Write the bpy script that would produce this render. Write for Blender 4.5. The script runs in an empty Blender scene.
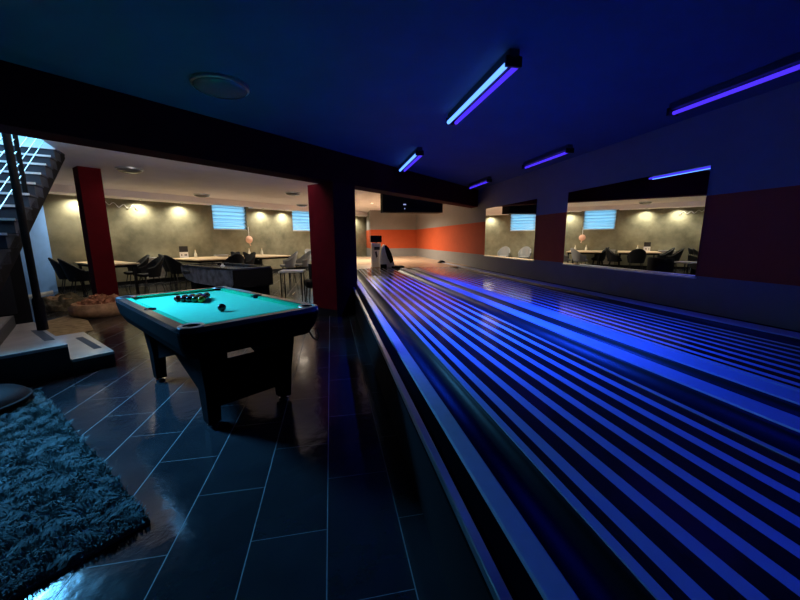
import bpy, bmesh, math, random
from mathutils import Vector, Matrix, noise
random.seed(7)
PI = math.pi
C = bpy.context.scene.collection
TH = math.radians(47.006)
DD = Vector((math.sin(TH), math.cos(TH), 0)); NN = Vector((-math.cos(TH), math.sin(TH), 0))
HZ = math.atan2(DD.y, DD.x)            # turn of the lounge walls against the lanes
CEIL = 2.89
XM = 4.534                             # mirror wall
ZL = 0.50                              # top of the lane platform
def W(s, n, z=0.0): return DD*s + NN*n + Vector((0, 0, z))

# ------------------------------------------------------------------ materials
def nodes(name):
    m = bpy.data.materials.new(name); m.use_nodes = True
    nt = m.node_tree; b = nt.nodes['Principled BSDF']
    return m, nt, b
def mat(name, col, rough=.5, metal=0, spec=.5, emit=None, es=0, var=0, vscale=6, bump=0, bscale=40, coat=0, sheen=0, trans=0):
    m, nt, b = nodes(name)
    b.inputs['Base Color'].default_value = (*col, 1); b.inputs['Roughness'].default_value = rough
    b.inputs['Metallic'].default_value = metal; b.inputs['Specular IOR Level'].default_value = spec
    b.inputs['Coat Weight'].default_value = coat; b.inputs['Sheen Weight'].default_value = sheen
    if emit: b.inputs['Emission Color'].default_value = (*emit, 1); b.inputs['Emission Strength'].default_value = es
    tc = nt.nodes.new('ShaderNodeTexCoord')
    if var:
        n = nt.nodes.new('ShaderNodeTexNoise'); n.inputs['Scale'].default_value = vscale; n.inputs['Detail'].default_value = 6
        r = nt.nodes.new('ShaderNodeValToRGB')
        r.color_ramp.elements[0].position = .3; r.color_ramp.elements[1].position = .7
        r.color_ramp.elements[0].color = (*[c*(1-var) for c in col], 1)
        r.color_ramp.elements[1].color = (*[min(1, c*(1+var)) for c in col], 1)
        nt.links.new(tc.outputs['Object'], n.inputs['Vector']); nt.links.new(n.outputs['Fac'], r.inputs['Fac'])
        nt.links.new(r.outputs['Color'], b.inputs['Base Color'])
    if bump:
        n = nt.nodes.new('ShaderNodeTexNoise'); n.inputs['Scale'].default_value = bscale; n.inputs['Detail'].default_value = 4
        bp = nt.nodes.new('ShaderNodeBump'); bp.inputs['Strength'].default_value = bump; bp.inputs['Distance'].default_value = .01
        nt.links.new(tc.outputs['Object'], n.inputs['Vector']); nt.links.new(n.outputs['Fac'], bp.inputs['Height'])
        nt.links.new(bp.outputs['Normal'], b.inputs['Normal'])
    return m
def math_node(nt, op, a, b=None, c=None):
    n = nt.nodes.new('ShaderNodeMath'); n.operation = op
    for i, v in enumerate((a, b, c)):
        if v is None: continue
        if hasattr(v, 'links'): nt.links.new(v, n.inputs[i])
        else: n.inputs[i].default_value = v
    return n.outputs[0]
def mixc(nt, f, a, b):
    n = nt.nodes.new('ShaderNodeMix'); n.data_type = 'RGBA'
    nt.links.new(f, n.inputs[0])
    for i, v in ((6, a), (7, b)):
        if hasattr(v, 'links'): nt.links.new(v, n.inputs[i])
        else: n.inputs[i].default_value = (*v, 1)
    return n.outputs[2]
def coords(nt, kind='Object'):
    tc = nt.nodes.new('ShaderNodeTexCoord'); sp = nt.nodes.new('ShaderNodeSeparateXYZ')
    nt.links.new(tc.outputs[kind], sp.inputs[0]); return tc.outputs[kind], sp.outputs

def tile_material():
    m, nt, b = nodes('slate_floor_tiles'); v, (x, y, z) = coords(nt)
    px, py, g = .354, .745, .0024
    u = math_node(nt, 'DIVIDE', math_node(nt, 'ADD', x, .07 + 40*px), px)
    col = math_node(nt, 'FLOOR', u); fx = math_node(nt, 'FRACT', u)
    par = math_node(nt, 'MODULO', col, 2)
    w = math_node(nt, 'ADD', math_node(nt, 'DIVIDE', math_node(nt, 'ADD', y, 20*py - 1.9), py), math_node(nt, 'MULTIPLY', par, .5))
    row = math_node(nt, 'FLOOR', w); fy = math_node(nt, 'FRACT', w)
    ex = math_node(nt, 'MULTIPLY', math_node(nt, 'MINIMUM', fx, math_node(nt, 'SUBTRACT', 1, fx)), px)
    ey = math_node(nt, 'MULTIPLY', math_node(nt, 'MINIMUM', fy, math_node(nt, 'SUBTRACT', 1, fy)), py)
    gx = math_node(nt, 'LESS_THAN', ex, g); gy = math_node(nt, 'LESS_THAN', ey, g*.55)
    grout = math_node(nt, 'MAXIMUM', gx, gy)
    wn = nt.nodes.new('ShaderNodeTexWhiteNoise'); cb = nt.nodes.new('ShaderNodeCombineXYZ')
    nt.links.new(col, cb.inputs[0]); nt.links.new(row, cb.inputs[1]); nt.links.new(cb.outputs[0], wn.inputs['Vector'])
    n = nt.nodes.new('ShaderNodeTexNoise'); n.inputs['Scale'].default_value = 3.5; n.inputs['Detail'].default_value = 8
    nt.links.new(v, n.inputs['Vector'])
    t = mixc(nt, n.outputs['Fac'], (.012, .013, .016), (.032, .033, .037))
    t2 = mixc(nt, math_node(nt, 'MULTIPLY', wn.outputs['Value'], .45), t, (.010, .010, .013))
    nt.links.new(mixc(nt, grout, t2, (.20, .20, .20)), b.inputs['Base Color'])
    r = math_node(nt, 'ADD', math_node(nt, 'MULTIPLY', n.outputs['Fac'], .16), .06)
    nt.links.new(math_node(nt, 'MAXIMUM', r, math_node(nt, 'MULTIPLY', grout, .6)), b.inputs['Roughness'])
    n2 = nt.nodes.new('ShaderNodeTexNoise'); n2.inputs['Scale'].default_value = 9; n2.inputs['Detail'].default_value = 5
    nt.links.new(v, n2.inputs['Vector'])
    bp = nt.nodes.new('ShaderNodeBump'); bp.inputs['Strength'].default_value = .12; bp.inputs['Distance'].default_value = .02
    nt.links.new(n2.outputs['Fac'], bp.inputs['Height']); nt.links.new(bp.outputs['Normal'], b.inputs['Normal'])
    b.inputs['Specular IOR Level'].default_value = .55
    return m
def stripe_wall_material(name, base, stripe, z0, z1):
    m, nt, b = nodes(name); v, (x, y, z) = coords(nt)
    n = nt.nodes.new('ShaderNodeTexNoise'); n.inputs['Scale'].default_value = 5; n.inputs['Detail'].default_value = 8
    nt.links.new(v, n.inputs['Vector'])
    b0 = mixc(nt, n.outputs['Fac'], [c*.85 for c in base], base)
    s0 = mixc(nt, n.outputs['Fac'], [c*.8 for c in stripe], stripe)
    f = math_node(nt, 'MULTIPLY', math_node(nt, 'GREATER_THAN', z, z0), math_node(nt, 'LESS_THAN', z, z1))
    nt.links.new(mixc(nt, f, b0, s0), b.inputs['Base Color']); b.inputs['Roughness'].default_value = .75
    b.inputs['Specular IOR Level'].default_value = .2
    return m
def lane_material():
    # white boards let into near-black ones; x runs across the lane, 0 at its left edge
    m, nt, b = nodes('striped_lane_boards'); v, (x, y, z) = coords(nt)
    f = math_node(nt, 'FRACT', math_node(nt, 'DIVIDE', math_node(nt, 'SUBTRACT', x, .081 - 2*.1377), .1377))
    inner = math_node(nt, 'MULTIPLY', math_node(nt, 'LESS_THAN', f, .40),
             math_node(nt, 'MULTIPLY', math_node(nt, 'GREATER_THAN', x, .07), math_node(nt, 'LESS_THAN', x, 1.01)))
    edge = math_node(nt, 'LESS_THAN', x, .036)
    s = math_node(nt, 'MAXIMUM', inner, edge)
    n = nt.nodes.new('ShaderNodeTexNoise'); n.inputs['Scale'].default_value = 2.0; n.inputs['Detail'].default_value = 6
    mp = nt.nodes.new('ShaderNodeMapping'); mp.inputs['Scale'].default_value = (14, 1, 1)
    nt.links.new(v, mp.inputs[0]); nt.links.new(mp.outputs[0], n.inputs['Vector'])
    dark = mixc(nt, n.outputs['Fac'], (.010, .006, .008), (.05, .022, .022))
    light = mixc(nt, n.outputs['Fac'], (.42, .48, .62), (.52, .56, .66))
    nt.links.new(mixc(nt, s, dark, light), b.inputs['Base Color'])
    b.inputs['Roughness'].default_value = .16; b.inputs['Specular IOR Level'].default_value = .45
    return m
def plaster_material():
    m, nt, b = nodes('olive_plaster'); v, _ = coords(nt)
    n = nt.nodes.new('ShaderNodeTexNoise'); n.inputs['Scale'].default_value = 1.6; n.inputs['Detail'].default_value = 9; n.inputs['Roughness'].default_value = .62
    nt.links.new(v, n.inputs['Vector'])
    r = nt.nodes.new('ShaderNodeValToRGB'); nt.links.new(n.outputs['Fac'], r.inputs['Fac'])
    r.color_ramp.elements[0].position = .3; r.color_ramp.elements[0].color = (.125, .117, .076, 1)
    r.color_ramp.elements[1].position = .72; r.color_ramp.elements[1].color = (.29, .27, .18, 1)
    nt.links.new(r.outputs['Color'], b.inputs['Base Color']); b.inputs['Roughness'].default_value = .7
    b.inputs['Specular IOR Level'].default_value = .25
    return m

M = dict(
  tile=tile_material(), lane=lane_material(), plaster=plaster_material(),
  stripewall=stripe_wall_material('painted_stripe_wall', (.26, .245, .235), (.50, .085, .028), .92, 1.90),
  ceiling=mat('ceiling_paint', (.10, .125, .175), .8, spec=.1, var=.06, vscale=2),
  hallceil=mat('white_ceiling_paint', (.88, .84, .86), .8, spec=.2, var=.04, vscale=2),
  bluewall=mat('daylight_tinted_wall', (.15, .33, .74), .75, spec=.2, var=.05),  # the blue of the daylight falling on this wall is put into its colour
  darkwall=mat('dark_wall_paint', (.10, .09, .11), .8, spec=.2),
  redpaint=mat('dark_red_paint', (.075, .003, .006), .8, spec=.05, var=.12, vscale=4),
  black=mat('black_lacquer', (.004, .004, .005), .85, spec=.02),
  matblack=mat('matt_black', (.008, .008, .009), .8, spec=.1),
  gutter=mat('black_gutter_plastic', (.012, .012, .014), .45, spec=.35),
  cap=mat('white_capping', (.42, .47, .58), .35, var=.05, vscale=20),
  silver=mat('brushed_aluminium', (.55, .58, .60), .32, metal=1, bump=.05),
  chrome=mat('chrome', (.75, .77, .8), .12, metal=1),
  white=mat('white_plastic', (.75, .75, .74), .35),
  cream=mat('cream_enamel', (.72, .68, .60), .4),
  wood=mat('light_oak_top', (.62, .45, .27), .4, var=.2, vscale=9),
  stepwhite=mat('pale_step_stone', (.62, .62, .60), .22, var=.08, vscale=5),
  steptape=mat('blue_grey_tread_tape', (.06, .085, .12), .7),
  stepdark=mat('dark_stone', (.014, .014, .016), .5),
  riser=mat('grey_stair_paint', (.055, .065, .085), .8, var=.1, spec=.1),
  nosing=mat('white_stair_nosing', (.85, .87, .9), .4),
  felt=mat('turquoise_billiard_cloth', (.02, .80, .40), .9, spec=.1, sheen=.3, var=.06, vscale=30, bump=.1, bscale=400),
  cushion=mat('turquoise_cushion_cloth', (.015, .55, .26), .9, spec=.1),
  railtop=mat('grey_laminate_rail', (.035, .038, .042), .18),
  blackfabric=mat('black_upholstery', (.010, .011, .013), .7, spec=.2, bump=.2, bscale=120),
  greyfabric=mat('pale_grey_upholstery', (.19, .195, .20), .75, bump=.2, bscale=120),
  legmetal=mat('black_metal', (.012, .012, .013), .4, metal=.6),
  hockeyside=mat('marbled_grey_cabinet', (.17, .18, .21), .35, var=.7, vscale=7),
  hockeytop=mat('dark_violet_playfield', (.035, .03, .07), .12),
  radiator=mat('cream_radiator', (.62, .58, .50), .45),
  salmon=mat('salmon_painted_disc', (.85, .50, .38), .5),
  bottle=mat('pale_glazed_bottle', (.72, .70, .60), .3),
  paper=mat('white_card', (.82, .80, .80), .6),
  ink=mat('dark_print', (.02, .018, .02), .5),
  rug=mat('teal_grey_pile', (.135, .175, .175), .85, spec=.15, var=.35, vscale=40),
  tan=mat('tan_woven_mat', (.36, .26, .13), .9, spec=.1, var=.35, vscale=9, bump=.3, bscale=90),
  brown=mat('russet_plush', (.34, .15, .08), .9, spec=.1, var=.45, vscale=16, bump=.5, bscale=30),
  tanbed=mat('tan_plush_rim', (.42, .25, .13), .9, spec=.1, var=.3, vscale=12, bump=.4, bscale=40),
  olivebag=mat('olive_brown_fleece', (.13, .105, .06), .9, spec=.1, var=.5, vscale=12, bump=.5, bscale=30),
  pouf=mat('black_leather', (.012, .010, .012), .65, spec=.2, bump=.2),
  domeglass=mat('opal_lamp_glass', (.12, .12, .12), .25),
  screen=mat('dark_screen', (.006, .006, .008), .15),
  slat=mat('blind_slats', (.75, .82, .85), .5),
  redlight=mat('dim_red_stair_wall', (.20, .03, .03), .7),
)
def emis(name, col, s):
    m = bpy.data.materials.new(name); m.use_nodes = True; nt = m.node_tree; nt.nodes.clear()
    e = nt.nodes.new('ShaderNodeEmission'); e.inputs[0].default_value = (*col, 1); e.inputs[1].default_value = s
    o = nt.nodes.new('ShaderNodeOutputMaterial'); nt.links.new(e.outputs[0], o.inputs[0]); return m
M['tubeblue'] = emis('lit_blue_tube', (.10, .28, 1), 2.4)
M['tubeviolet'] = emis('lit_violet_tube', (.07, .03, 1), 1.15)
M['spotlens'] = emis('lit_spot_lens', (1, .86, .55), 6)
M['ledspot'] = emis('small_white_led', (.5, .6, 1), .7)
def mirror_mat():
    m, nt, b = nodes('mirror_silvering'); b.inputs['Base Color'].default_value = (.90, .92, .92, 1)
    b.inputs['Metallic'].default_value = 1; b.inputs['Roughness'].default_value = .0; return m
M['mirror'] = mirror_mat()
def blind_mat():
    m = bpy.data.materials.new('backlit_blind_fabric'); m.use_nodes = True; nt = m.node_tree; nt.nodes.clear()
    t = nt.nodes.new('ShaderNodeBsdfTranslucent'); t.inputs[0].default_value = (.92, .96, 1, 1)
    d = nt.nodes.new('ShaderNodeBsdfDiffuse'); d.inputs[0].default_value = (.8, .84, .86, 1)
    x = nt.nodes.new('ShaderNodeMixShader'); x.inputs[0].default_value = .3
    o = nt.nodes.new('ShaderNodeOutputMaterial')
    nt.links.new(t.outputs[0], x.inputs[1]); nt.links.new(d.outputs[0], x.inputs[2]); nt.links.new(x.outputs[0], o.inputs[0]); return m
M['blind'] = blind_mat(); M['blindhem'] = mat('blind_hem_cloth', (.48, .70, .84), .7)

# ------------------------------------------------------------------ mesh helpers
class MB:
    def __init__(s): s.bm = bmesh.new()
    def box(s, x0, x1, y0, y1, z0, z1, bev=0, mtx=None):
        r = bmesh.ops.create_cube(s.bm, size=1)
        vs = r['verts']
        for v in vs: v.co = Vector(((x0+x1)/2 + v.co.x*(x1-x0), (y0+y1)/2 + v.co.y*(y1-y0), (z0+z1)/2 + v.co.z*(z1-z0)))
        if bev:
            es = list({e for v in vs for e in v.link_edges})
            rr = bmesh.ops.bevel(s.bm, geom=es, offset=bev, segments=2, affect='EDGES', profile=.5)
            vs = list({v for f in rr['faces'] for v in f.verts} | {v for v in vs if v.is_valid})
        if mtx:
            for v in vs: v.co = mtx @ v.co
        return s
    def tube(s, pts, r, n=8, caps=True):
        pts = [Vector(p) for p in pts]; rs = r if isinstance(r, (list, tuple)) else [r]*len(pts)
        rings = []; up = None
        for i, p in enumerate(pts):
            t = (pts[min(i+1, len(pts)-1)] - pts[max(i-1, 0)]).normalized()
            a = Vector((0, 0, 1)) if abs(t.z) < .9 else Vector((1, 0, 0))
            if up is None: up = a
            u = t.cross(up); 
            if u.length < 1e-4: u = t.cross(a)
            u.normalize(); w = u.cross(t).normalized(); up = w
            rings.append([s.bm.verts.new(p + (u*math.cos(2*PI*k/n) + w*math.sin(2*PI*k/n))*rs[i]) for k in range(n)])
        for a, b in zip(rings, rings[1:]):
            for k in range(n): s.bm.faces.new((a[k], a[(k+1) % n], b[(k+1) % n], b[k]))
        if caps: s.bm.faces.new(rings[0][::-1]); s.bm.faces.new(rings[-1])
        return s
    def lathe(s, prof, n=24, c=(0, 0, 0)):
        c = Vector(c); rings = []
        for r, z in prof:
            if r < 1e-5: rings.append([s.bm.verts.new(c + Vector((0, 0, z)))])
            else: rings.append([s.bm.verts.new(c + Vector((r*math.cos(2*PI*k/n), r*math.sin(2*PI*k/n), z))) for k in range(n)])
        for a, b in zip(rings, rings[1:]):
            for k in range(n):
                if len(a) == 1 and len(b) == 1: continue
                if len(a) == 1: s.bm.faces.new((a[0], b[(k+1) % n], b[k]))
                elif len(b) == 1: s.bm.faces.new((a[k], a[(k+1) % n], b[0]))
                else: s.bm.faces.new((a[k], a[(k+1) % n], b[(k+1) % n], b[k]))
        return s
    def prism(s, poly, lo, hi, f):
        # poly: 2-D points, f(a, b, t) -> 3-D point
        A = [s.bm.verts.new(f(a, b, lo)) for a, b in poly]; B = [s.bm.verts.new(f(a, b, hi)) for a, b in poly]
        s.bm.faces.new(A[::-1]); s.bm.faces.new(B)
        for i in range(len(poly)):
            j = (i+1) % len(poly); s.bm.faces.new((A[i], A[j], B[j], B[i]))
        return s
    def sheet(s, g, t=0):
        V = [[s.bm.verts.new(p) for p in r] for r in g]
        for i in range(len(V)-1):
            for j in range(len(V[0])-1): s.bm.faces.new((V[i][j], V[i+1][j], V[i+1][j+1], V[i][j+1]))
        return s
    def build(s, name, m, parent=None, smooth=False, solid=0, bevel=0, sub=0):
        bmesh.ops.recalc_face_normals(s.bm, faces=s.bm.faces)
        me = bpy.data.meshes.new(name); s.bm.to_mesh(me); s.bm.free()
        if smooth:
            for p in me.polygons: p.use_smooth = True
        me.materials.append(M[m] if isinstance(m, str) else m)
        o = bpy.data.objects.new(name, me); C.objects.link(o)
        if parent: o.parent = parent
        if solid: md = o.modifiers.new('thick', 'SOLIDIFY'); md.thickness = solid; md.offset = 0
        if sub: md = o.modifiers.new('sub', 'SUBSURF'); md.levels = sub; md.render_levels = sub
        if bevel:
            md = o.modifiers.new('bev', 'BEVEL'); md.width = bevel; md.segments = 2; md.limit_method = 'ANGLE'
        if smooth and not sub:
            try: me.set_sharp_from_angle(angle=math.radians(40))
            except Exception: pass
        return o
def struct(o): o['kind'] = 'structure'; return o
def tag(o, label, cat, group=None):
    o['label'] = label; o['category'] = cat
    if group: o['group'] = group
    return o
def thing(name, label, cat, loc=(0, 0, 0), rz=0, group=None):
    o = bpy.data.objects.new(name, None); C.objects.link(o); o.location = loc; o.rotation_euler = (0, 0, rz)
    o.empty_display_size = .1
    return tag(o, label, cat, group)
def kids(o): return [c for c in bpy.data.objects if c.parent == o]
def dup(root, loc, rz, label=None, group=None):
    r = root.copy(); C.objects.link(r); r.location = loc; r.rotation_euler = (0, 0, rz)
    if label: r['label'] = label
    if group: r['group'] = group
    for ch in kids(root):
        c = ch.copy(); C.objects.link(c); c.parent = r
        for g in kids(ch):
            d = g.copy(); C.objects.link(d); d.parent = c
    return r
def light(kind, name, parent, loc, col, e, **kw):
    l = bpy.data.lights.new(name, kind); l.color = col; l.energy = e
    for k, v in kw.items(): setattr(l, k, v)
    o = bpy.data.objects.new(name, l); C.objects.link(o); o.location = loc
    if parent: o.parent = parent
    return o

# ------------------------------------------------------------------ the shell
Y0, Y1 = -3.0, 22.5; XL = -7.64
struct(MB().box(XL-.2, XM+.3, Y0-.2, Y1, -.15, 0).build('floor', 'tile'))
US = math.radians(-19.5); UU = Vector((math.sin(US), math.cos(US), 0)); VV = Vector((math.cos(US), -math.sin(US), 0))
A0 = Vector((-3.609, 4.933, 1.666))       # right end of the first visible stair nosing
def stair_pt(v, u, z): return Vector((A0.x, A0.y, 0)) + VV*v + UU*u + Vector((0, 0, z))
def clip(bm, co, no):                   # throws away what lies on the side no points to
    bmesh.ops.bisect_plane(bm, geom=bm.verts[:]+bm.edges[:]+bm.faces[:], plane_co=co, plane_no=no, clear_outer=True)
def slab_with_hole(xs, ys, hole, f, clips, z0, z1, name, m):
    b = MB(); bm = b.bm
    V = {(i, j): bm.verts.new(f(x, y)) for i, x in enumerate(xs) for j, y in enumerate(ys)}
    for i in range(len(xs)-1):
        for j in range(len(ys)-1):
            if (i, j) == hole: continue
            bm.faces.new((V[i, j], V[i+1, j], V[i+1, j+1], V[i, j+1]))
    for co, no in clips: clip(bm, co, no)
    r = bmesh.ops.extrude_face_region(bm, geom=bm.faces[:])
    bmesh.ops.translate(bm, verts=[v for v in r['geom'] if isinstance(v, bmesh.types.BMVert)], vec=(0, 0, z1-z0))
    return struct(b.build(name, m))
NB0, NB1 = 4.56, 4.92
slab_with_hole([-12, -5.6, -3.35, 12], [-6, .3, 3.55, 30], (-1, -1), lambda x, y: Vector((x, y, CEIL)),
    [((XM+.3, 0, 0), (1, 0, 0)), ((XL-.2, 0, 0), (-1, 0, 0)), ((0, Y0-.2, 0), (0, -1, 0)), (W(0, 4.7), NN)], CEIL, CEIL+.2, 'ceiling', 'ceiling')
slab_with_hole([-30, -1.5, -.02, 30], [-30, -1.0, 2.25, 40], (1, 1), lambda x, y: stair_pt(x, y, CEIL),
    [((XM+.3, 0, 0), (1, 0, 0)), ((XL-.2, 0, 0), (-1, 0, 0)), ((0, Y1, 0), (0, 1, 0)), (W(0, 4.7), -NN), (W(0, 13.9), NN)], CEIL, CEIL+.2, 'ceiling_lounge', 'hallceil')
# mirror wall, end wall, near wall, blue wall
struct(MB().box(XM, XM+.2, Y0, 18.6, 0, CEIL).build('wall_right', 'stripewall'))
struct(MB().box(2.07, XM, 18.5, 21.2, 0, CEIL).build('wall_end', 'stripewall'))
struct(MB().box(XL, XM+.2, Y0-.2, Y0, 0, CEIL).build('wall_near', 'darkwall'))
struct(MB().box(XL-.2, XL, Y0-.2, 11.45, 0, CEIL).build('wall_left', 'bluewall'))
struct(MB().box(XL, XL+.015, 3, 11.25, 0, .05).build('baseboard_left', 'white'))
# olive back wall with two window openings, in lounge coordinates
WIN = [(6.82, 8.19, 1.80, 2.78), (10.47, 11.80, 1.80, 2.78)]
NBW = 13.72
def wall_with_openings(s0, s1, n0, n1, z0, z1, opens, name, m):
    b = MB(); ss = sorted({s0, s1, *[o[0] for o in opens], *[o[1] for o in opens]})
    for a, c in zip(ss, ss[1:]):
        op = [o for o in opens if abs(o[0]-a) < 1e-6]
        if op: o = op[0]; b.box(a, c, n0, n1, z0, o[2]); b.box(a, c, n0, n1, o[3], z1)
        else: b.box(a, c, n0, n1, z0, z1)
    ob = b.build(name, m); ob.rotation_euler.z = HZ; return struct(ob)
wall_with_openings(1.9, 17.5, NBW, NBW+.28, 0, CEIL, WIN, 'wall_back', 'plaster')
ob = struct(MB().box(2.1, 15.6, 13.70, NBW, 0, .11).build('baseboard_back', 'matblack')); ob.rotation_euler.z = HZ
# dropped soffit along the back wall, cut back at the windows
sb = MB(); 
for a, c in ((2.0, 6.72), (8.32, 10.40), (11.9, 15.75)): sb.box(a, c, 13.02, NBW, 2.69, CEIL)
for a, c in ((6.72, 8.32), (10.40, 11.9)): sb.box(a, c, 13.02, 13.22, 2.69, CEIL)
ob = struct(sb.build('trim_1', 'hallceil')); ob.rotation_euler.z = HZ
# ceiling beam between bowling room and lounge, and its pillars
b = MB(); b.box(-7, 12, NB0, NB1, 2.375, CEIL)
clip(b.bm, Matrix.Rotation(-HZ, 3, 'Z') @ Vector((XM, 0, 0)), Matrix.Rotation(-HZ, 3, 'Z') @ Vector((1, 0, 0)))
clip(b.bm, Matrix.Rotation(-HZ, 3, 'Z') @ Vector((XL, 0, 0)), Matrix.Rotation(-HZ, 3, 'Z') @ Vector((-1, 0, 0)))
bmesh.ops.holes_fill(b.bm, edges=b.bm.edges[:])
ob = struct(b.build('trim_2', 'redpaint')); ob.rotation_euler.z = HZ
t = thing('square_pillar', 'thick dark red square pillar between pool table and bowling lanes', 'pillar', W(4.625, 4.885), HZ)
MB().box(-.275, .275, -.325, .325, .13, 2.375).build('shaft', mat('pillar_red_paint', (.085, .003, .009), .7, spec=.05, var=.12, vscale=4), t)
MB().box(-.275, .275, -.325, .325, 0, .13).build('skirting', 'matblack', t)
o = tag(MB().box(-.185, .185, -.185, .185, 0, CEIL).build('square_pillar', 'redpaint'), 'slim dark red pillar behind the pet beds, near the left chairs', 'pillar')
o.location = (-4.93, 8.72, 0); o.rotation_euler.z = HZ

# windows: frame, pane, pleated blind; daylight comes from the world outside
for i, (s0, s1, z0, z1) in enumerate(WIN):
    r = bpy.data.objects.new('window_%d' % (i+1), None); C.objects.link(r); r['kind'] = 'structure'
    r.location = W(s0, NBW, z0); r.rotation_euler.z = HZ
    w, h = s1-s0, z1-z0; f = MB()
    f.box(0, w, .10, .16, 0, .05); f.box(0, w, .10, .16, h-.05, h); f.box(0, .05, .10, .16, 0, h); f.box(w-.05, w, .10, .16, 0, h)
    f.build('frame', 'white', r)
    bl = MB(); k = 6; g = []
    for j in range(2*k+1): g.append([Vector((.0, .05 + (.06 if j % 2 else 0), h*j/(2*k))), Vector((w, .05 + (.06 if j % 2 else 0), h*j/(2*k)))])
    bl.sheet(g); bl.build('blind', 'blind', r)
    MB().box(.0, w, .03, .05, 0, .035).build('bottom_bar', 'white', r)
    hm = MB()
    for j in range(1, 7): hm.box(0, w, .035, .045, h*j/7-.011, h*j/7+.011)
    hm.build('slats', 'blindhem', r)
    gl = MB().box(.05, w-.05, .125, .13, .05, h-.05)
    gm, gnt, gb = nodes('window_glass'); gb.inputs['Transmission Weight'].default_value = 1; gb.inputs['Roughness'].default_value = 0; gb.inputs['IOR'].default_value = 1.02
    gl.build('pane', gm, r)

# ------------------------------------------------------------------ lanes
YE = 10.9; YS = -2.9
struct(MB().box(.42, XM, YE, 18.5, 0, ZL).build('floor_approach', mat('approach_boards', (.50, .36, .24), .25, var=.15, vscale=3)))
pl = thing('lane_platform', 'long black raised platform carrying both bowling lanes beside the mirror wall', 'platform', (.385, 0, 0))
MB().box(.03, XM-.405, YS, YE, 0, ZL-.13).build('base', 'matblack', pl)
MB().box(.03, .115, YS, YE, ZL-.13, ZL-.012).build('kerb', 'black', pl)
MB().box(0, .034, YS, YE, ZL-.04, ZL, bev=.004).build('edge_strip', 'silver', pl)
MB().box(3.715+.255, XM-.405, YS, YE, ZL-.13, ZL-.02).build('kerb', 'matblack', pl)
def lane(x0, label):
    t = thing('bowling_lane', label, 'bowling lane', (x0, 0, ZL), group=None)
    MB().box(0, 1.045, YS, YE, -.13, 0).build('lane_surface', 'lane', t)
    MB().box(1.045, 1.073, YS, YE, -.13, .004).build('edge_trim', mat('pale_grey_trim', (.5, .48, .5), .3), t)
    return t
def gutter(x0, x1, y0, label):
    b = MB(); w = x1-x0; g = []
    for yy in (YS, YE):
        row = []
        for k in range(13):
            a = PI*k/12; row.append(Vector((x0 + w/2 - (w/2-.002)*math.cos(a), yy, ZL-.006-.075*math.sin(a))))
        g.append(row)
    b.sheet(g); o = b.build('gutter', 'gutter', None, smooth=True, solid=.004)
    return tag(o, label, 'gutter')
def capping(x0, x1, y1, label):
    o = MB().box(x0, x1, YS, y1, ZL-.13, ZL+.004, bev=.006).build('capping', 'cap')
    return tag(o, label, 'capping')
capping(.50, .583, YE-.2, 'wide blue-lit capping strip, the leftmost, nearest the silver edge')
gutter(.583, .777, YE, 'black gutter left of the near bowling lane')
lane(.777, 'near bowling lane with bold blue and black stripes')
gutter(1.85, 2.125, YE, 'black gutter right of the near bowling lane')
capping(2.125, 2.29, YE-.2, 'blue-lit capping strip right of the near lane gutter')
gutter(2.29, 2.48, YE, 'dark ball trough between the two middle capping strips')
capping(2.48, 2.66, YE-.2, 'blue-lit capping strip along the left edge of the far lane')
lane(2.70, 'far bowling lane with fine stripes next to the mirror wall')
gutter(3.80, 4.10, YE, 'black gutter between the far lane and the outermost capping strip')
capping(4.10, 4.33, 12.7, 'outermost blue-lit capping strip below the mirrors')

# ------------------------------------------------------------------ mirrors
for y0, y1, lab in ((3.585, 6.17, 'large wall mirror nearer the camera, reflecting the long tables'), (7.22, 9.83, 'farther wall mirror reflecting two pale grey chairs')):
    t = thing('wall_mirror', lab, 'mirror', (XM, y0, .905)); w = y1-y0
    MB().box(-.012, -.002, 0, w, 0, 1.36).build('mirror_glass', 'mirror', t)
    MB().box(-.03, -.001, -.01, w+.01, -.02, 0).build('bottom_rail', 'silver', t)

# ------------------------------------------------------------------ blue tube fixtures
def fixture(x, y0, y1, double, label):
    t = thing('tube_light', label, 'ceiling light', (x, y0, CEIL), group=None); L = y1-y0
    MB().box(-.045, .045, 0, L, -.07, 0, bev=.008).build('housing', mat('dark_teal_housing', (.03, .06, .08), .4), t)
    for yy in (0, L-.03): MB().box(-.07, .07, yy, yy+.03, -.13, -.05, bev=.005).build('end_bracket', 'legmetal', t)
    xs = (-.048, .048) if double else (0,)
    for k, dx in enumerate(xs):
        MB().tube([(dx, .03, -.105), (dx, L-.03, -.105)], .021).build('tube', 'tubeblue' if (double and k == 0) else 'tubeviolet', t, smooth=True)
    light('AREA', 'tube_glow', t, (0, L/2, -.125), ((.008, .06, 1) if y0 > 0 else (.004, .012, 1)) if double else (.05, .03, 1), (72 if y0 > 5 else 135 if y0 > 0 else 6) if double else 1, shape='RECTANGLE', size=.10, size_y=L, spread=math.radians(86)).rotation_euler = (0, math.radians(-9 if double else 0), 0)
    return t
fixture(1.50, 2.83, 4.33, True, 'large twin-tube light glowing cyan blue on the ceiling, nearest the camera')
fixture(1.50, -.25, 1.25, True, 'added twin-tube light over the near lane, out of view beside the camera')  # added out of view to bring blue light to the near boards
fixture(1.50, 5.87, 7.35, True, 'small-looking twin-tube light close to the red beam')
for y0, y1, lab in ((2.2, 3.58, 'long violet tube light at the right edge of the ceiling'), (5.3, 6.66, 'middle one of the violet tube lights over the far lane'), (8.25, 9.5, 'farthest violet tube light, where beam and mirror wall meet')):
    fixture(3.86, y0, y1, False, lab)

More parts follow.
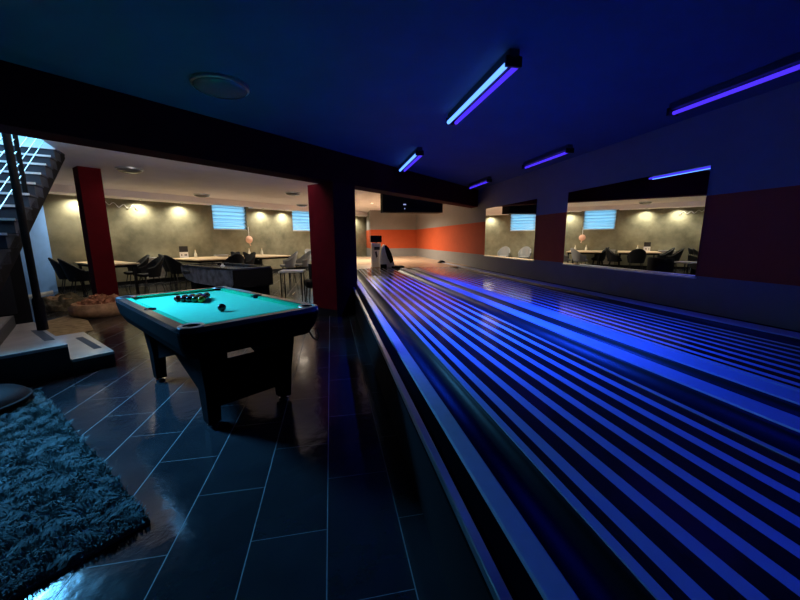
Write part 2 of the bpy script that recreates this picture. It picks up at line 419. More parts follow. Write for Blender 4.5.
# ------------------------------------------------------------------ round ceiling lamps
def dome(x, y, r, label, e=0):
    t = thing('dome_lamp', label, 'ceiling lamp', (x, y, CEIL))
    MB().lathe([(0, -.001), (r, -.001), (r, -.03), (r*.96, -.035), (0, -.035)], 32).build('rim', 'silver', t, smooth=True)
    MB().lathe([(r*.93, -.034)] + [(r*.93*math.cos(a), -.034-.055*math.sin(a)) for a in [PI/2*k/6 for k in range(1, 6)]] + [(0, -.089)], 32).build('glass_dome', 'domeglass', t, smooth=True)
    if e: light('AREA', 'added_fill_glow', t, (0, 0, -.095), (1, .84, .66), e, shape='DISK', size=.3, spread=math.radians(150))  # the domes are unlit; this warm fill below them is added
for x, y, r, lab in ((-.99, 3.95, .26, 'round ceiling lamp on the blue ceiling above the pool table'), (-4.08, 8.6, .24, 'round ceiling lamp right of the slim red pillar'),
                     (-4.1, 12.9, .24, 'round ceiling lamp between slim pillar and windows, near the back wall'), (-1.12, 12.0, .24, 'round ceiling lamp nearest the thick red pillar'),
                     (-1.14, 15.9, .24, 'small far round ceiling lamp beside the second window')):
    dome(x, y, r, lab, 0 if y < 4 else (4 if y < 9 else 10))
t = thing('recessed_spotlight', 'small round downlight in the lounge ceiling beyond the beam, near the end wall', 'spotlight', (1.76, 14.9, CEIL))
MB().lathe([(.06, -.012), (.085, -.012), (.09, 0), (.06, 0)], 20).build('ring', 'chrome', t, smooth=True)
MB().lathe([(0, -.009), (.06, -.009), (.06, 0)], 20).build('lens', 'spotlens', t)
light('SPOT', 'spot_beam', t, (0, 0, -.03), (1, .86, .66), 950, spot_size=math.radians(165), spot_blend=.6, shadow_soft_size=.05)
t = thing('added_fill_lamp', 'long slim fill lamp added out of view on the lounge side of the beam', 'fill lamp', W(1.4, NB1, 2.55), HZ)  # lamp added behind the beam, unseen, to brighten the lounge ceiling
MB().box(0, 2.7, 0, .05, 0, .06).build('housing', 'white', t)
MB().box(.02, 2.68, .05, .056, .008, .052).build('diffuser', emis('added_fill_diffuser', (1, .86, .80), 6), t)
light('AREA', 'added_fill_glow', t, (1.35, .07, .03), (1, .88, .82), 42, shape='RECTANGLE', size=2.6, size_y=.05).rotation_euler = (math.radians(122), 0, 0)
# recessed spots in the soffit
SP = [(2.95, 'leftmost soffit spotlight, behind the slim red pillar'), (4.46, 'first soffit spotlight right of the slim pillar'), (5.67, 'soffit spotlight left of the first window'),
      (8.82, 'first soffit spotlight right of the first window'), (9.92, 'soffit spotlight left of the second window'), (12.9, 'soffit spotlight right of the second window'), (14.6, 'last soffit spotlight near the end of the olive wall')]
for s, lab in SP:
    t = thing('recessed_spotlight', lab, 'spotlight', W(s, 13.47, 2.69), HZ)
    MB().lathe([(.03, -.012), (.048, -.012), (.05, 0), (.03, 0)], 20).build('ring', 'chrome', t, smooth=True)
    MB().lathe([(0, -.009), (.03, -.009), (.03, 0)], 20).build('lens', 'spotlens', t)
    light('SPOT', 'spot_beam', t, (0, 0, -.03), (1, .92, .72), 135, spot_size=math.radians(156), spot_blend=1, shadow_soft_size=.02)

# ------------------------------------------------------------------ black masking box over the lanes
t = thing('masking_unit', 'black box hanging over the lanes beyond the beam with two tiny lamps', 'soffit box', (1.56, 10.5, 2.2))
MB().box(0, 1.85, 0, .5, 0, CEIL-2.21).build('cabinet', 'matblack', t)
for z, hw_ in ((.10, .012), (.22, .04)): MB().box(.66-hw_, .66+hw_, -.02, 0, z-.015, z+.015).build('led_lamp', 'ledspot', t)

# ------------------------------------------------------------------ ball return
t = thing('ball_return', 'white ball return machine with black hood at the far end of the lanes', 'ball return', (1.66, 10.95, ZL))
# hood: leaning half-arch, profile in x-z
prof = [(-.14, 0), (-.13, .35), (-.08, .62), (0, .74), (.06, .70), (.17, .58), (.27, .34), (.32, .10), (.33, 0)]
MB().prism(prof, 0, .34, lambda a, b_, t_: Vector((a, t_, b_))).build('hood', 'cream', t, bevel=.02)
MB().prism([(.0, .70), (.05, .72), (.13, .64), (.22, .46), (.28, .22), (.19, .14), (.10, .30), (.03, .52)], -.012, 0, lambda a, b_, t_: Vector((a, t_, b_))).build('hood_panel', 'matblack', t)
MB().box(.22, .62, -.10, .30, .0, .05, bev=.01).build('ball_tray', 'black', t)
MB().box(-.14, .06, -.05, -.0, 0, .12, bev=.01).build('foot_plate', 'black', t)
t = thing('score_terminal', 'narrow white score terminal with dark screen left of the ball return', 'terminal', (1.46, 11.34, ZL))
MB().box(-.16, .14, 0, .26, 0, .78, bev=.015).build('cabinet', 'cream', t)
MB().box(-.19, .17, -.03, .2, .80, 1.02, bev=.01).build('screen', 'screen', t)
MB().box(-.02, .02, .08, .14, .77, .82).build('bracket', 'legmetal', t)
MB().box(-.08, .10, -.015, .0, .56, .66).build('keypad', 'ink', t)
MB().prism([(-.06, .50), (.0, .52), (.03, .35), (-.02, .30)], -.01, 0, lambda a, b_, t_: Vector((a, t_, b_))).build('emblem', 'ink', t)
o = tag(MB().prism([(-.12, 0), (.16, 0), (.12, .06), (.02, .10)], 0, .18, lambda a, b_, t_: Vector((a, t_, b_))).build('end_wedge', 'matblack'), 'small black wedge where the outermost capping strip begins', 'wedge'); o.location = (4.12, 12.72, ZL)

# ------------------------------------------------------------------ pool table
PT = W(1.515, 3.25); PR = HZ - math.radians(5.5)
t = thing('pool_table', 'black pool table with turquoise cloth standing on grey tiles', 'pool table', PT, PR)
HWX, HWY, ZT = .53, .985, .85
def ring_poly(hx, hy, c, k=4):
    P = []
    for sx, sy, a0 in ((1, 1, 0), (-1, 1, PI/2), (-1, -1, PI), (1, -1, 1.5*PI)):
        for i in range(k+1):
            a = a0 + PI/2*i/k; P.append((sx*(hx-c) + c*math.cos(a), sy*(hy-c) + c*math.sin(a)))
    return P
# apron flares upwards
b = MB(); lv = [(.70, .90, .93, .62), (.75, .97, .97, .70), (1, 1, 1, .80), (1, 1, 1, .815)]
rings = []
for _, fx, fy, z in lv: rings.append([b.bm.verts.new((x, y, z)) for x, y in ring_poly(HWX*fx, HWY*fy, .09)])
for a, c in zip(rings, rings[1:]):
    for k in range(len(a)): b.bm.faces.new((a[k], a[(k+1) % len(a)], c[(k+1) % len(a)], c[k]))
b.bm.faces.new(rings[0][::-1]); b.bm.faces.new(rings[-1]); b.build('apron', 'black', t)
# rail frame: outer ring minus inner opening
RW = .065
def frame(hx, hy, c, ix, iy, z0, z1, name, m, par):
    b = MB(); O = ring_poly(hx, hy, c, 4); I = ring_poly(ix, iy, .02, 4); n = len(O)
    L = [[b.bm.verts.new((x, y, z)) for x, y in P] for P, z in ((O, z0), (O, z1), (I, z1), (I, z0))]
    for a, c_ in zip(L, L[1:]+L[:1]):
        for k in range(n): b.bm.faces.new((a[k], a[(k+1) % n], c_[(k+1) % n], c_[k]))
    return b.build(name, m, par)
frame(HWX, HWY, .09, HWX-RW, HWY-RW, .815, ZT, 'rail', 'railtop', t)
MB().box(-HWX+.05, HWX-.05, -HWY+.05, HWY-.05, .79, .822).build('cloth', 'felt', t)
CU = .045
for sx in (-1, 1):
    for sy in (-1, 1):
        x1 = sx*(HWX-RW); x0 = sx*(HWX-RW-CU); ya, yb = sy*.055, sy*(HWY-RW-.07)
        MB().prism([(x1, ya), (x1, yb), (x0, yb-sy*.04), (x0, ya+sy*.02)], .822, .846, lambda a, b_, q: Vector((a, b_, q))).build('cushion', 'cushion', t)
for sy in (-1, 1):
    y1 = sy*(HWY-RW); y0 = sy*(HWY-RW-CU); xa = HWX-RW-.07
    MB().prism([(-xa, y1), (xa, y1), (xa-.04, y0), (-xa+.04, y0)], .822, .846, lambda a, b_, q: Vector((a, b_, q))).build('cushion', 'cushion', t)
for sx in (-1, 0, 1):
    for sy in (-1, 1):
        if sx == 0: cx, cy, r = sy*(HWX-RW-.008), 0, .042
        else: cx, cy, r = sx*(HWX-RW-.022), sy*(HWY-RW-.022), .052
        MB().lathe([(0, .8225), (r, .8225), (r, .8525), (r*.8, .8525), (r*.8, .824), (0, .824)], 20, (cx, cy, 0)).build('pocket', 'matblack', t, smooth=True)
        if sx:
            MB().lathe([(r*1.55, ZT-.001), (r*1.5, ZT+.004), (r*1.05, ZT+.004), (r*1.0, ZT-.001)], 20, (cx, cy, 0)).build('corner_cap', 'silver', t, smooth=True)
# legs: tapering slabs with levellers
LX, LY = .30, .665
for sx in (-1, 1):
    for sy in (-1, 1):
        b = MB(); r0 = [(.045, .05, .035), (.052, .075, .30), (.085, .11, .64)]
        rr = [[b.bm.verts.new((sx*LX + i*hx, sy*LY + j*hy, z)) for i, j in ((-1, -1), (1, -1), (1, 1), (-1, 1))] for hx, hy, z in r0]
        for a, c in zip(rr, rr[1:]):
            for k in range(4): b.bm.faces.new((a[k], a[(k+1) % 4], c[(k+1) % 4], c[k]))
        b.bm.faces.new(rr[0][::-1]); b.bm.faces.new(rr[-1]); lg = b.build('leg', 'black', t)
        MB().lathe([(0, 0), (.04, 0), (.04, .012), (.016, .016), (.016, .04), (0, .04)], 16, (sx*LX, sy*LY, 0)).build('leveller', 'chrome', lg, smooth=True)
for sx in (-1, 1):   # arched side panels between the legs
    MB().prism([(-LY, .64), (LY, .64), (LY, .30), (LY-.10, .26), (.0, .42), (-LY+.10, .22), (-LY, .26)], sx*LX-.02, sx*LX+.02, lambda a, b_, q: Vector((q, a, b_))).build('side_panel', 'black', t)
for sy in (-1,):
    MB().box(-LX, LX, sy*LY-.02, sy*LY+.02, .14, .49).build('end_panel', 'black', t)
# cue hook at the right corner
MB().tube([(HWX-.07, -HWY+.12, .63), (HWX-.04, -HWY+.10, .56), (HWX, -HWY+.10, .53), (HWX+.035, -HWY+.12, .56), (HWX+.03, -HWY+.14, .62)], .008).build('hook', 'legmetal', t, smooth=True)
# balls, their dimness put into deep, dark colours
cols = [(.25, .18, .01), (.01, .02, .16), (.22, .01, .01), (.06, .01, .10), (.25, .06, .01), (.01, .09, .03), (.12, .01, .01), (.006, .006, .006)]
mats = [mat('ball_%s' % n, c, .08) for n, c in zip(('ochre', 'navy', 'red', 'purple', 'orange', 'green', 'maroon', 'black'), cols)]
R = .032
def ball(p, m, label, group=None):
    b = MB(); bmesh.ops.create_uvsphere(b.bm, u_segments=20, v_segments=12, radius=R)
    o = b.build('pool_ball', m, None, smooth=True); o.location = p; return tag(o, label, 'pool ball', group)
RM = Matrix.Translation(PT) @ Matrix.Rotation(PR, 4, 'Z')
# ------------------------------------------------------------------ chairs
def make_chair(label, fabric, group=None):
    t = thing('shell_chair', label, 'chair', (0, 0, 0), 0, group)
    # seat cushion (faces +y)
    MB().box(-.23, .23, -.20, .25, .42, .50, bev=.03).build('seat', fabric, t, smooth=True)
    g = []                                # wrap-around back, lowers towards the arms
    for i in range(17):
        a = math.radians(-200 + 220*i/16) ; c = math.cos(a); s_ = math.sin(a); row = []
        k = max(0, -s_); top = .66 + .32*k**1.2 if k > 0 else .66
        for j in range(6):
            q = j/5; z = .40 + (top-.40)*q; r = .25 + .06*q + .03*k*q
            row.append(Vector((r*c, .02 + r*s_ - .06*q*k, z)))
        g.append(row)
    MB().sheet(g).build('backrest', fabric, t, smooth=True, solid=.045, bevel=.01)
    for sx in (-1, 1):
        for sy in (-1, 1): MB().tube([(sx*.17, sy*.15, .43), (sx*.26, sy*.24, 0)], [.014, .009]).build('leg', 'legmetal', t)
    return t
# face(s, n, dir): chair at lounge coords, turned so that it faces dir (0 = towards +s)
GB = None
chairs = [(2.42, 11.85, 0, 'black shell chair left of the slim red pillar, its back to the blue wall'), (2.40, 12.75, 0, 'black shell chair at the wall end of the leftmost table'),
  (3.76, 11.40, 180, 'black shell chair on the right of the leftmost table, nearest the camera'), (3.76, 12.45, 180, 'black shell chair on the right of the leftmost table, by the radiator'),
  (4.74, 11.85, 0, 'black shell chair just right of the radiator, left of the middle table'), (4.94, 12.8, 0, 'black shell chair by the card stand, left of the middle table at the wall'),
  (6.70, 11.55, 180, 'black shell chair behind the air hockey table, right of the middle table'), (6.70, 12.55, 180, 'black shell chair right of the middle table under the first window'),
  (7.36, 12.0, 0, 'black shell chair left of the right table, nearest the camera'), (7.36, 12.85, 0, 'black shell chair left of the right table below the hanging disc'),
  (5.95, 10.95, 90, 'black shell chair at the near end of the middle table, behind the air hockey table')]
proto = make_chair(chairs[0][3], 'blackfabric')
for i, (s, n, d, lab) in enumerate(chairs):
    rz = HZ + math.radians(d - 90 + random.uniform(-7, 7))
    if i == 0: proto.location = W(s, n); proto.rotation_euler.z = rz
    else: dup(proto, W(s, n), rz, lab)
gch = [(8.0, 10.92, 150, 'pale grey shell chair left of the pair beside the thick pillar'), (8.62, 10.85, 165, 'pale grey shell chair partly hidden by the thick red pillar'),
       (10.72, 12.7, 270, 'pale grey shell chair between right table and second window, seen in the farther mirror'), (11.80, 12.7, 270, 'pale grey shell chair under the second window, seen in the farther mirror')]
gp = make_chair(gch[0][3], 'greyfabric')
for i, (s, n, d, lab) in enumerate(gch):
    rz = HZ + math.radians(d - 90)
    if i == 0: gp.location = W(s, n); gp.rotation_euler.z = rz
    else: dup(gp, W(s, n), rz, lab)

# ------------------------------------------------------------------ long tables
def table(s0, s1, n0, n1, label):
    t = thing('long_table', label, 'table', W((s0+s1)/2, (n0+n1)/2), HZ); a, c = (s1-s0)/2, (n1-n0)/2
    MB().box(-a, a, -c, c, .765, .80, bev=.004).build('table_top', 'wood', t)
    MB().box(-a+.06, a-.06, -c+.06, c-.06, .70, .764).build('under_frame', 'matblack', t)
    for sx in (-1, 1):
        for sy in (-1, 1): MB().box(sx*(a-.1)-.03, sx*(a-.1)+.03, sy*(c-.12)-.03, sy*(c-.12)+.03, 0, .70).build('leg', 'legmetal', t)
table(2.66, 3.56, 11.35, 13.62, 'long oak-topped table behind the slim red pillar')
table(5.10, 6.62, 11.4, 13.6, 'long oak-topped table carrying the card stand')
table(7.22, 8.62, 11.4, 13.6, 'oak-topped table right of the hanging disc with one bottle')
# things on the tables
p = W(5.50, 13.30, .80)
t = thing('card_stand', 'dark and white card stand on the middle table', 'card stand', p, HZ-math.radians(15))
MB().box(-.13, .13, -.05, .05, 0, .015).build('foot', 'white', t)
MB().box(-.13, .13, -.012, .0, .015, .20).build('card', 'paper', t)
MB().box(-.13, .13, -.012, .0, .20, .40).build('photo_panel', 'ink', t)
for dx in (-.07, .03, .07): MB().box(dx-.015, dx+.012, -.016, -.012, .07, .13).build('printed_mark', 'ink', t)
def bottle(p, label):
    t = thing('table_bottle', label, 'bottle', p)
    MB().lathe([(0, 0), (.045, 0), (.05, .03), (.045, .12), (.02, .18), (.015, .24), (0, .24)], 18).build('body', 'bottle', t, smooth=True)
    MB().lathe([(0, .24), (.018, .24), (.018, .27), (0, .27)], 12).build('stopper', 'wood', t)
bottle(W(5.86, 13.25, .80), 'slender pale bottle right of the card stand')
bottle(W(8.42, 13.15, .80), 'slender pale bottle on the right table')
bottle(W(7.95, 13.30, .80), 'pale bottle directly under the hanging salmon disc')
# radiators
def radiator(s0, s1, label):
    t = thing('radiator', label, 'radiator', W(s0, 13.56), HZ); w = s1-s0; k = int(w/.045); f = MB()
    for i in range(k): x = w*(i+.5)/k; f.box(x-.014, x+.014, 0, .10, .16, .80, bev=.004)
    f.build('fins', 'radiator', t)
    MB().box(0, w, .02, .08, .14, .18).box(0, w, .02, .08, .78, .815).build('header', 'radiator', t)
    MB().box(-.01, w+.01, -.02, .13, .82, .84).build('shelf', 'white', t)
radiator(4.42, 5.04, 'ribbed cream radiator right of the leftmost table')
radiator(6.72, 7.20, 'ribbed cream radiator below the first window')
# hanging disc
p = W(8.18, 13.62, 1.42)
t = thing('hanging_disc', 'round salmon disc hanging on a cord by the first window', 'wall ornament', p, HZ)
MB().lathe([(0, -.012), (.14, -.012), (.155, 0), (.14, .012), (0, .012)], 28).build('disc', 'salmon', t, smooth=True).rotation_euler.x = PI/2
MB().lathe([(.075, -.02), (.09, -.02), (.09, 0), (.075, 0)], 24).build('ring', 'paper', t).rotation_euler.x = PI/2
MB().tube([(0, 0, .14), (0, 0, .52)], .012).build('cord', 'paper', t)
MB().tube([(.01, 0, -.14), (.03, 0, -.22), (.05, 0, -.25)], [.02, .012, .02]).build('tail', 'salmon', t)
# loose cable on the wall
pts = []
for i in range(60):
    q = i/59; pts.append((q*.95, .02*math.sin(q*30), -.06*math.sin(q*PI) + .05*math.sin(q*24) - .12*q))
o = tag(MB().tube(pts, .009, 6).build('loose_cable', 'white', None, smooth=True), 'white loose cable looping under the soffit beside the slim pillar', 'cable'); o.location = W(3.50, 13.68, 2.60); o.rotation_euler.z = HZ

# ------------------------------------------------------------------ air hockey table
t = thing('air_hockey_table', 'dark air hockey table with marbled grey side behind the pool table', 'air hockey table', W(4.12, 7.95), HZ)
hx, hy = .45, 1.15
outl = [(-1.15, .80), (-1.15, .50), (-.9, .42), (.55, .44), (.95, .50), (1.13, .62), (1.18, .74), (1.17, .80)]
MB().prism(outl, -hx, -hx+.03, lambda a, b_, q: Vector((q, a, b_))).build('side_panel', 'hockeyside', t)
MB().prism(outl, hx-.03, hx, lambda a, b_, q: Vector((q, a, b_))).build('side_panel', 'matblack', t)
MB().box(-hx, hx, -hy-.012, -hy+.02, .42, .80).build('end_panel', 'matblack', t)
MB().box(-hx+.03, hx-.03, -hy+.02, hy-.15, .50, .78).build('cabinet', 'matblack', t)
MB().box(-hx+.03, hx-.03, -hy+.02, hy-.02, .775, .79).build('playfield', 'hockeytop', t)
frame(hx+.02, hy+.03, .12, hx-.05, hy-.06, .80, .835, 'rail', 'railtop', t)
for sy in (-.95, .72):
    MB().box(-hx+.05, hx-.05, sy-.13, sy+.13, .0, .45).build('leg', 'matblack', t)
MB().box(-hx-.03, -hx+.005, .70, 1.05, .66, .70, bev=.008).build('grip', 'railtop', t)
MB().lathe([(0, 0), (.05, 0), (.05, .012), (0, .012)], 18, (-hx-.001, .93, .64)).build('goal_slot', 'ink', t)
o = tag(MB().lathe([(0, 0), (.05, 0), (.05, .01), (.03, .02), (.02, .06), (0, .065)], 18).build('striker', 'white', None, smooth=True), 'pale striker resting on the air hockey playfield', 'striker'); o.location = W(4.25, 8.3, .79)
# small white table
t = thing('side_table', 'small square white-topped table beside the thick red pillar', 'side table', W(4.92, 6.55), HZ+math.radians(43))
MB().box(-.23, .23, -.26, .26, .69, .725, bev=.004).build('table_top', 'white', t)
for sx in (-1, 1):
    for sy in (-1, 1): MB().box(sx*.2-.012, sx*.2+.012, sy*.22-.012, sy*.22+.012, 0, .69).build('leg', 'legmetal', t)
MB().box(-.2, .2, -.01, .01, .18, .20).build('stretcher', 'chrome', t)
# black armchair at the pillar
t = thing('tub_armchair', 'black tub armchair squeezed against the thick red pillar', 'armchair', W(5.50, 6.45), HZ+math.radians(60))
MB().box(-.27, .27, -.24, .26, .30, .46, bev=.04).build('seat', 'blackfabric', t, smooth=True)
g = []
for i in range(17):
    a = math.radians(-200 + 220*i/16); g.append([Vector(((.30+.02*q)*math.cos(a), (.30+.02*q)*math.sin(a), .22 + (.60+.02*max(0, -math.sin(a)))*q)) for q in (0, .33, .66, 1)])
MB().sheet(g).build('backrest', 'blackfabric', t, smooth=True, solid=.06, bevel=.012)
for sx in (-1, 1):
    for sy in (-1, 1): MB().tube([(sx*.2, sy*.18, .30), (sx*.23, sy*.21, 0)], .013).build('leg', 'legmetal', t)

# ------------------------------------------------------------------ pet beds, mats, pouf
def lump(n, m, rx, ry, rz, seed, amp, fr, dent=0, label=None, name='x', cat='x', loc=(0, 0, 0), parent=None):
    b = MB(); bmesh.ops.create_icosphere(b.bm, subdivisions=n, radius=1)
    for v in b.bm.verts:
        d = v.co.normalized(); q = noise.fractal(d*fr + Vector((seed, 0, 0)), 1, 2, 4)
        k = 1 + amp*q; z = max(d.z, -.25)
        v.co = Vector((d.x*rx*k, d.y*ry*k, (z+.25)*rz*(1+amp*2*q) - dent*math.exp(-(d.x**2+d.y**2)*5)*(d.z > 0)))
    o = b.build(name, m, parent, smooth=True); o.location = loc
    if label: tag(o, label, cat)
    return o
t = thing('pet_bed', 'round russet plush pet bed at the foot of the slim red pillar', 'pet bed', (-4.42, 7.62, 0))
MB().lathe([(0, 0), (.40, 0), (.46, .06), (.47, .16), (.42, .24), (.34, .24), (.28, .16), (0, .12)], 32).build('rim', 'tanbed', t, smooth=True)
lump(5, 'brown', .36, .34, .20, 3, .22, 3.2, name='crumpled_blanket', parent=t, loc=(0, .02, .10))
t = thing('bean_bag', 'sagging dark olive bean bag between pet bed and blue wall', 'bean bag', (-5.55, 8.42, 0))
lump(5, 'olivebag', .40, .36, .25, 9, .18, 2.2, dent=.10, name='cover', parent=t)
lump(4, 'tanbed', .30, .20, .07, 5, .2, 3, name='seam_fold', parent=t, loc=(-.03, -.05, .19))
b = MB(); P = [(-4.95, 7.55), (-4.3, 7.0), (-3.75, 6.2), (-3.95, 5.6), (-4.6, 6.0), (-5.0, 6.7)]
b.prism(P, 0, .012, lambda a, c, q: Vector((a, c, q)))
tag(b.build('floor_mat', 'tan', None, bevel=.004), 'crumpled tan mat lying between the white steps and the pet beds', 'mat')
t = thing('pouf', 'black leather pouf at the left edge on the shaggy rug', 'pouf', W(.10, 4.40, .0), HZ)
MB().lathe([(0, .0), (.26, .0), (.31, .03), (.33, .08), (.31, .12), (.27, .15), (.18, .17), (0, .175)], 36).build('body', 'pouf', t, smooth=True)
MB().lathe([(.325, .075), (.34, .08), (.34, .09), (.325, .095)], 36).build('piping', 'blackfabric', t, smooth=True)
# shaggy rug
RS0, RS1, RN0, RN1 = -1.5, .50, 1.92, 4.55
t = thing('shaggy_rug', 'teal grey shaggy rug at the lower left on the tiles', 'rug', W((RS0+RS1)/2, (RN0+RN1)/2), HZ)
hw, hl = (RS1-RS0)/2, (RN1-RN0)/2
MB().box(-hw, hw, -hl, hl, 0, .018, bev=.004).build('backing', 'rug', t)
verts = []; faces = []; rnd = random.Random(3)
for i in range(80000):
    x = rnd.uniform(-hw, hw); y = rnd.uniform(-hl, hl)
    f1 = noise.noise(Vector((x*11, y*11, 0))); f2 = noise.noise(Vector((x*11, y*11, 9))); cl = noise.noise(Vector((x*18, y*18, 4)))
    a = rnd.uniform(0, 2*PI); lx = f1*1.6 + .45*math.cos(a); ly = f2*1.6 + .45*math.sin(a)
    L = .026 + .012*rnd.random() + .010*cl; wv = .0035
    px, py = -ly, lx; pn = math.hypot(px, py)+1e-6; px, py = px/pn*wv, py/pn*wv
    o = len(verts)
    m1 = (x + lx*L*.35, y + ly*L*.35, .016 + L*.75); e = (x + lx*L*.95, y + ly*L*.95, .016 + L*1.0)
    verts += [(x-px, y-py, .014), (x+px, y+py, .014), (m1[0]+px, m1[1]+py, m1[2]), (m1[0]-px, m1[1]-py, m1[2]), e]
    faces += [(o, o+1, o+2, o+3), (o+3, o+2, o+4)]
me = bpy.data.meshes.new('pile'); me.from_pydata(verts, [], faces); me.materials.append(M['rug'])
po = bpy.data.objects.new('pile', me); C.objects.link(po); po.parent = t; po['kind'] = 'stuff'

# ------------------------------------------------------------------ low steps at the foot of the stair
def low_step(poly, z0, z1, name, label, tape):
    t = thing(name, label, 'step', W(*poly[0]), 0); o0 = W(*poly[0])
    MB().prism(poly, z0, z1-.03, lambda a, c, q: W(a, c, q)-o0).build('step_body', 'stepdark', t)
    MB().prism(poly, z1-.03, z1, lambda a, c, q: W(a, c, q)-o0).build('step_top', 'stepwhite', t)
    if tape: MB().prism(tape, z1, z1+.003, lambda a, c, q: W(a, c, q)-o0).build('grip_tape', 'steptape', t)
low_step([(.805, 4.85), (1.16, 4.84), (1.20, 6.25), (.80, 6.25)], 0, .17, 'low_step', 'lowest pale stair step with a dark grip tape, nearest the pool table', [(1.05, 5.12), (1.12, 5.12), (1.12, 5.92), (1.05, 5.92)])
low_step([(-.6, 4.88), (.795, 4.86), (.795, 6.75), (-.6, 6.75)], 0, .34, 'low_step', 'second pale stair step with a dark grip tape', [(.68, 5.22), (.76, 5.22), (.76, 5.98), (.68, 5.98)])
low_step([(-.6, 5.1), (.32, 5.1), (.62, 6.5), (-.6, 6.5)], .34, .51, 'low_step', 'third pale stair step at the left edge', None)

# ------------------------------------------------------------------ the open flight up to the ground floor
RI, TR = .172, .29
t = thing('staircase', 'dark straight staircase with white nosings climbing through the ceiling at the left', 'staircase', (A0.x, A0.y, 0), -US)
RZ = t.rotation_euler.z
SW = 1.25
lo, hi = -3, 9
for i in range(lo, hi):
    z = A0.z + RI*i; u = TR*i
    st = MB().box(-SW, 0, u, u+TR+.02, z-RI, z-.035).build('step', 'riser', t)
    MB().box(-SW, .02, u-.02, u+TR, z-.035, z-.008).build('tread', 'riser', st)
    MB().box(-SW, .022, u-.026, u-.018, z-.028, z).build('nosing', 'nosing', st)
sl = RI/TR
def sp(u): return A0.z + sl*u
MB().prism([(TR*lo, sp(TR*lo)-.19), (TR*hi, sp(TR*hi)-.19), (TR*hi, sp(TR*hi)-.40), (TR*lo, sp(TR*lo)-.40)], -SW, .0, lambda a, c, q: Vector((q, a, c))).build('stringer', 'matblack', t)
# railing posts and cables on the open side
for u, zt in ((-1.2, 1.0), (.78, 1.0), (2.3, 1.0)):
    MB().box(-.09, -.05, u-.02, u+.02, sp(u)-.15, sp(u)+zt).build('post', 'matblack', t)
for k in range(6):
    h = .14 + k*.15
    MB().tube([(-.07, -1.0, sp(-1.0)+h), (-.07, 3.0, sp(3.0)+h)], .006, 6).build('cable', 'chrome', t)
MB().tube([(-.07, -1.0, sp(-1.0)+1.0), (-.07, 3.0, sp(3.0)+1.0)], .02, 8).build('handrail', 'matblack', t, smooth=True)
# dark cupboard under the stair
uc = thing('stair_cupboard', 'dark panelled cupboard filling the space under the staircase', 'cupboard', (0, 0, 0), HZ)
MB().box(-1.0, .64, 6.25, 7.1, .51, 1.12).build('body', 'matblack', uc)
MB().box(-1.0, .63, 6.22, 6.25, .53, 1.10).build('door', 'stepdark', uc)
MB().box(.45, .79, 6.60, 6.74, .34, 1.50).build('side_panel', 'matblack', uc)



t = thing('steel_pole', 'slender black pole rising from the second pale step to the ceiling', 'pole', (-3.47, 4.86, .34))
MB().tube([(0, 0, 0), (0, 0, CEIL-.34)], .036, 14).build('shaft', 'matblack', t, smooth=True)
MB().lathe([(0, 0), (.052, 0), (.052, .35), (.048, .38), (.036, .40), (0, .40)], 18).build('sleeve', 'matblack', t, smooth=True)
# upstairs: pale walls round the stair opening, open to the sky above
ux = MB(); ux.box(-1.7, -1.55, -1.2, 3.6, CEIL+.2, 4.8); ux.box(-1.7, .3, 3.6, 3.75, CEIL+.2, 4.8)
ob = struct(ux.build('wall_upper', 'hallceil')); ob.location = (A0.x, A0.y, 0); ob.rotation_euler.z = -US

# ------------------------------------------------------------------ daylight: the sky, and unseen area lamps added at the stair opening
w = bpy.data.worlds.new('World'); bpy.context.scene.world = w; w.use_nodes = True
bg = w.node_tree.nodes['Background']; bg.inputs[0].default_value = (.19, .64, 1, 1); bg.inputs[1].default_value = 3.6
src = stair_pt(-.5, -.5, CEIL-.02); aim = W(1.15, 3.0, .5)
l = light('AREA', 'stairwell_daylight', None, src, (.10, .47, 1), 66, shape='RECTANGLE', size=.7, size_y=.8, spread=math.radians(60))
l.rotation_euler = (aim-src).to_track_quat('-Z', 'Y').to_euler()
l = light('AREA', 'upstairs_daylight', None, stair_pt(-.6, 2.2, 4.6), (.22, .62, 1), 42, shape='RECTANGLE', size=1.2, size_y=1.6)

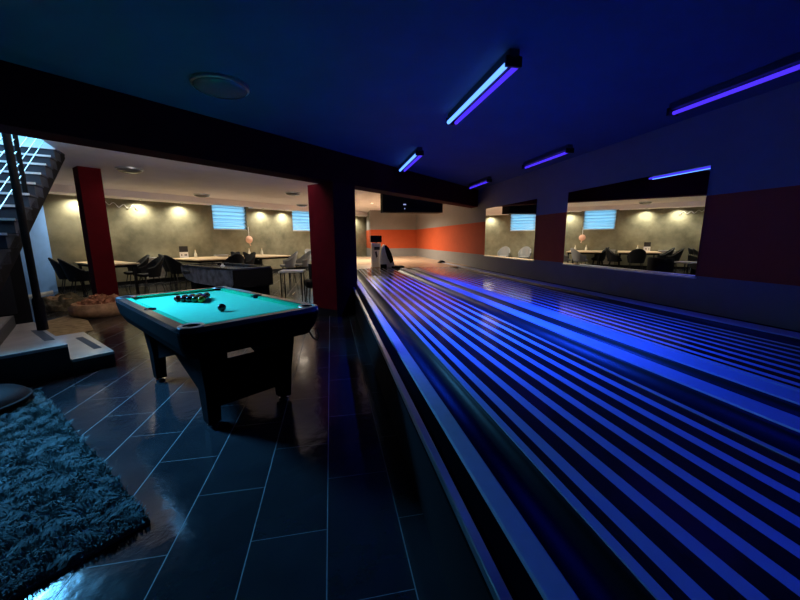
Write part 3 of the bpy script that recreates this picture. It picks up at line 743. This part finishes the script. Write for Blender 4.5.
# pool balls, placed on the cloth
def onplane(px, py, z):
    return None
tri = []
c0 = RM @ Vector((-.02, .30, .822+R))
gi = 0
for r_ in range(5):
    for q in range(r_+1):
        p = RM @ Vector(((q - r_/2)*2*R*1.01 - .02, .14 + r_*R*1.76, .822+R))
        ball(p, mats[(gi*5) % 8], 'glossy pool ball, coloured dark for the dimness, in the triangle of racked balls', 'pool balls racked in a triangle'); gi += 1
ball(RM @ Vector((-.06, -.42, .822+R)), mats[7], 'single backlit pool ball, its shade coloured black, lying apart from the racked triangle')

# things that repeat share a group
G = {'tube_light': 'tube lights over the lanes', 'dome_lamp': 'round ceiling lamps', 'recessed_spotlight': 'recessed warm spotlights', 'long_table': 'long oak-topped tables',
     'table_bottle': 'pale bottles on the tables', 'radiator': 'cream wall radiators', 'wall_mirror': 'mirrors on the lane wall', 'bowling_lane': 'bowling lanes', 'gutter': 'lane gutters',
     'capping': 'capping strips along the lanes', 'low_step': 'pale steps at the foot of the stair', 'square_pillar': 'dark red square pillars'}
for o in bpy.data.objects:
    if o.parent or 'label' not in o: continue
    k = o.name.split('.')[0]
    if k in G: o['group'] = G[k]
    elif k == 'shell_chair': o['group'] = 'pale grey shell chairs' if 'grey' in o['label'] else 'black shell chairs at the long tables'
# ------------------------------------------------------------------ camera
F = 347.36; PITCH = math.radians(9.934); ROLL = math.radians(-.331); YAW = math.radians(11.10)
cam = bpy.data.cameras.new('Camera'); co = bpy.data.objects.new('Camera', cam); C.objects.link(co)
fw = Vector((math.sin(YAW)*math.cos(PITCH), math.cos(YAW)*math.cos(PITCH), -math.sin(PITCH)))
rt = Vector((math.cos(YAW), -math.sin(YAW), 0)); up = rt.cross(fw)
rt2 = rt*math.cos(ROLL) + up*math.sin(ROLL); up2 = -rt*math.sin(ROLL) + up*math.cos(ROLL)
mt = Matrix((rt2, up2, -fw)).transposed().to_4x4(); mt.translation = Vector((0, 0, 1.4)); co.matrix_world = mt
cam.sensor_width = 36; cam.lens = F/800*36; cam.clip_start = .05; cam.clip_end = 100
sc = bpy.context.scene; sc.camera = co
sc.view_settings.view_transform = 'Standard'; sc.view_settings.look = 'None'; sc.view_settings.exposure = 0; sc.view_settings.gamma = 1
sc.view_settings.use_curve_mapping = False
sc.cycles.sample_clamp_indirect = 6
sc.cycles.use_denoising = True
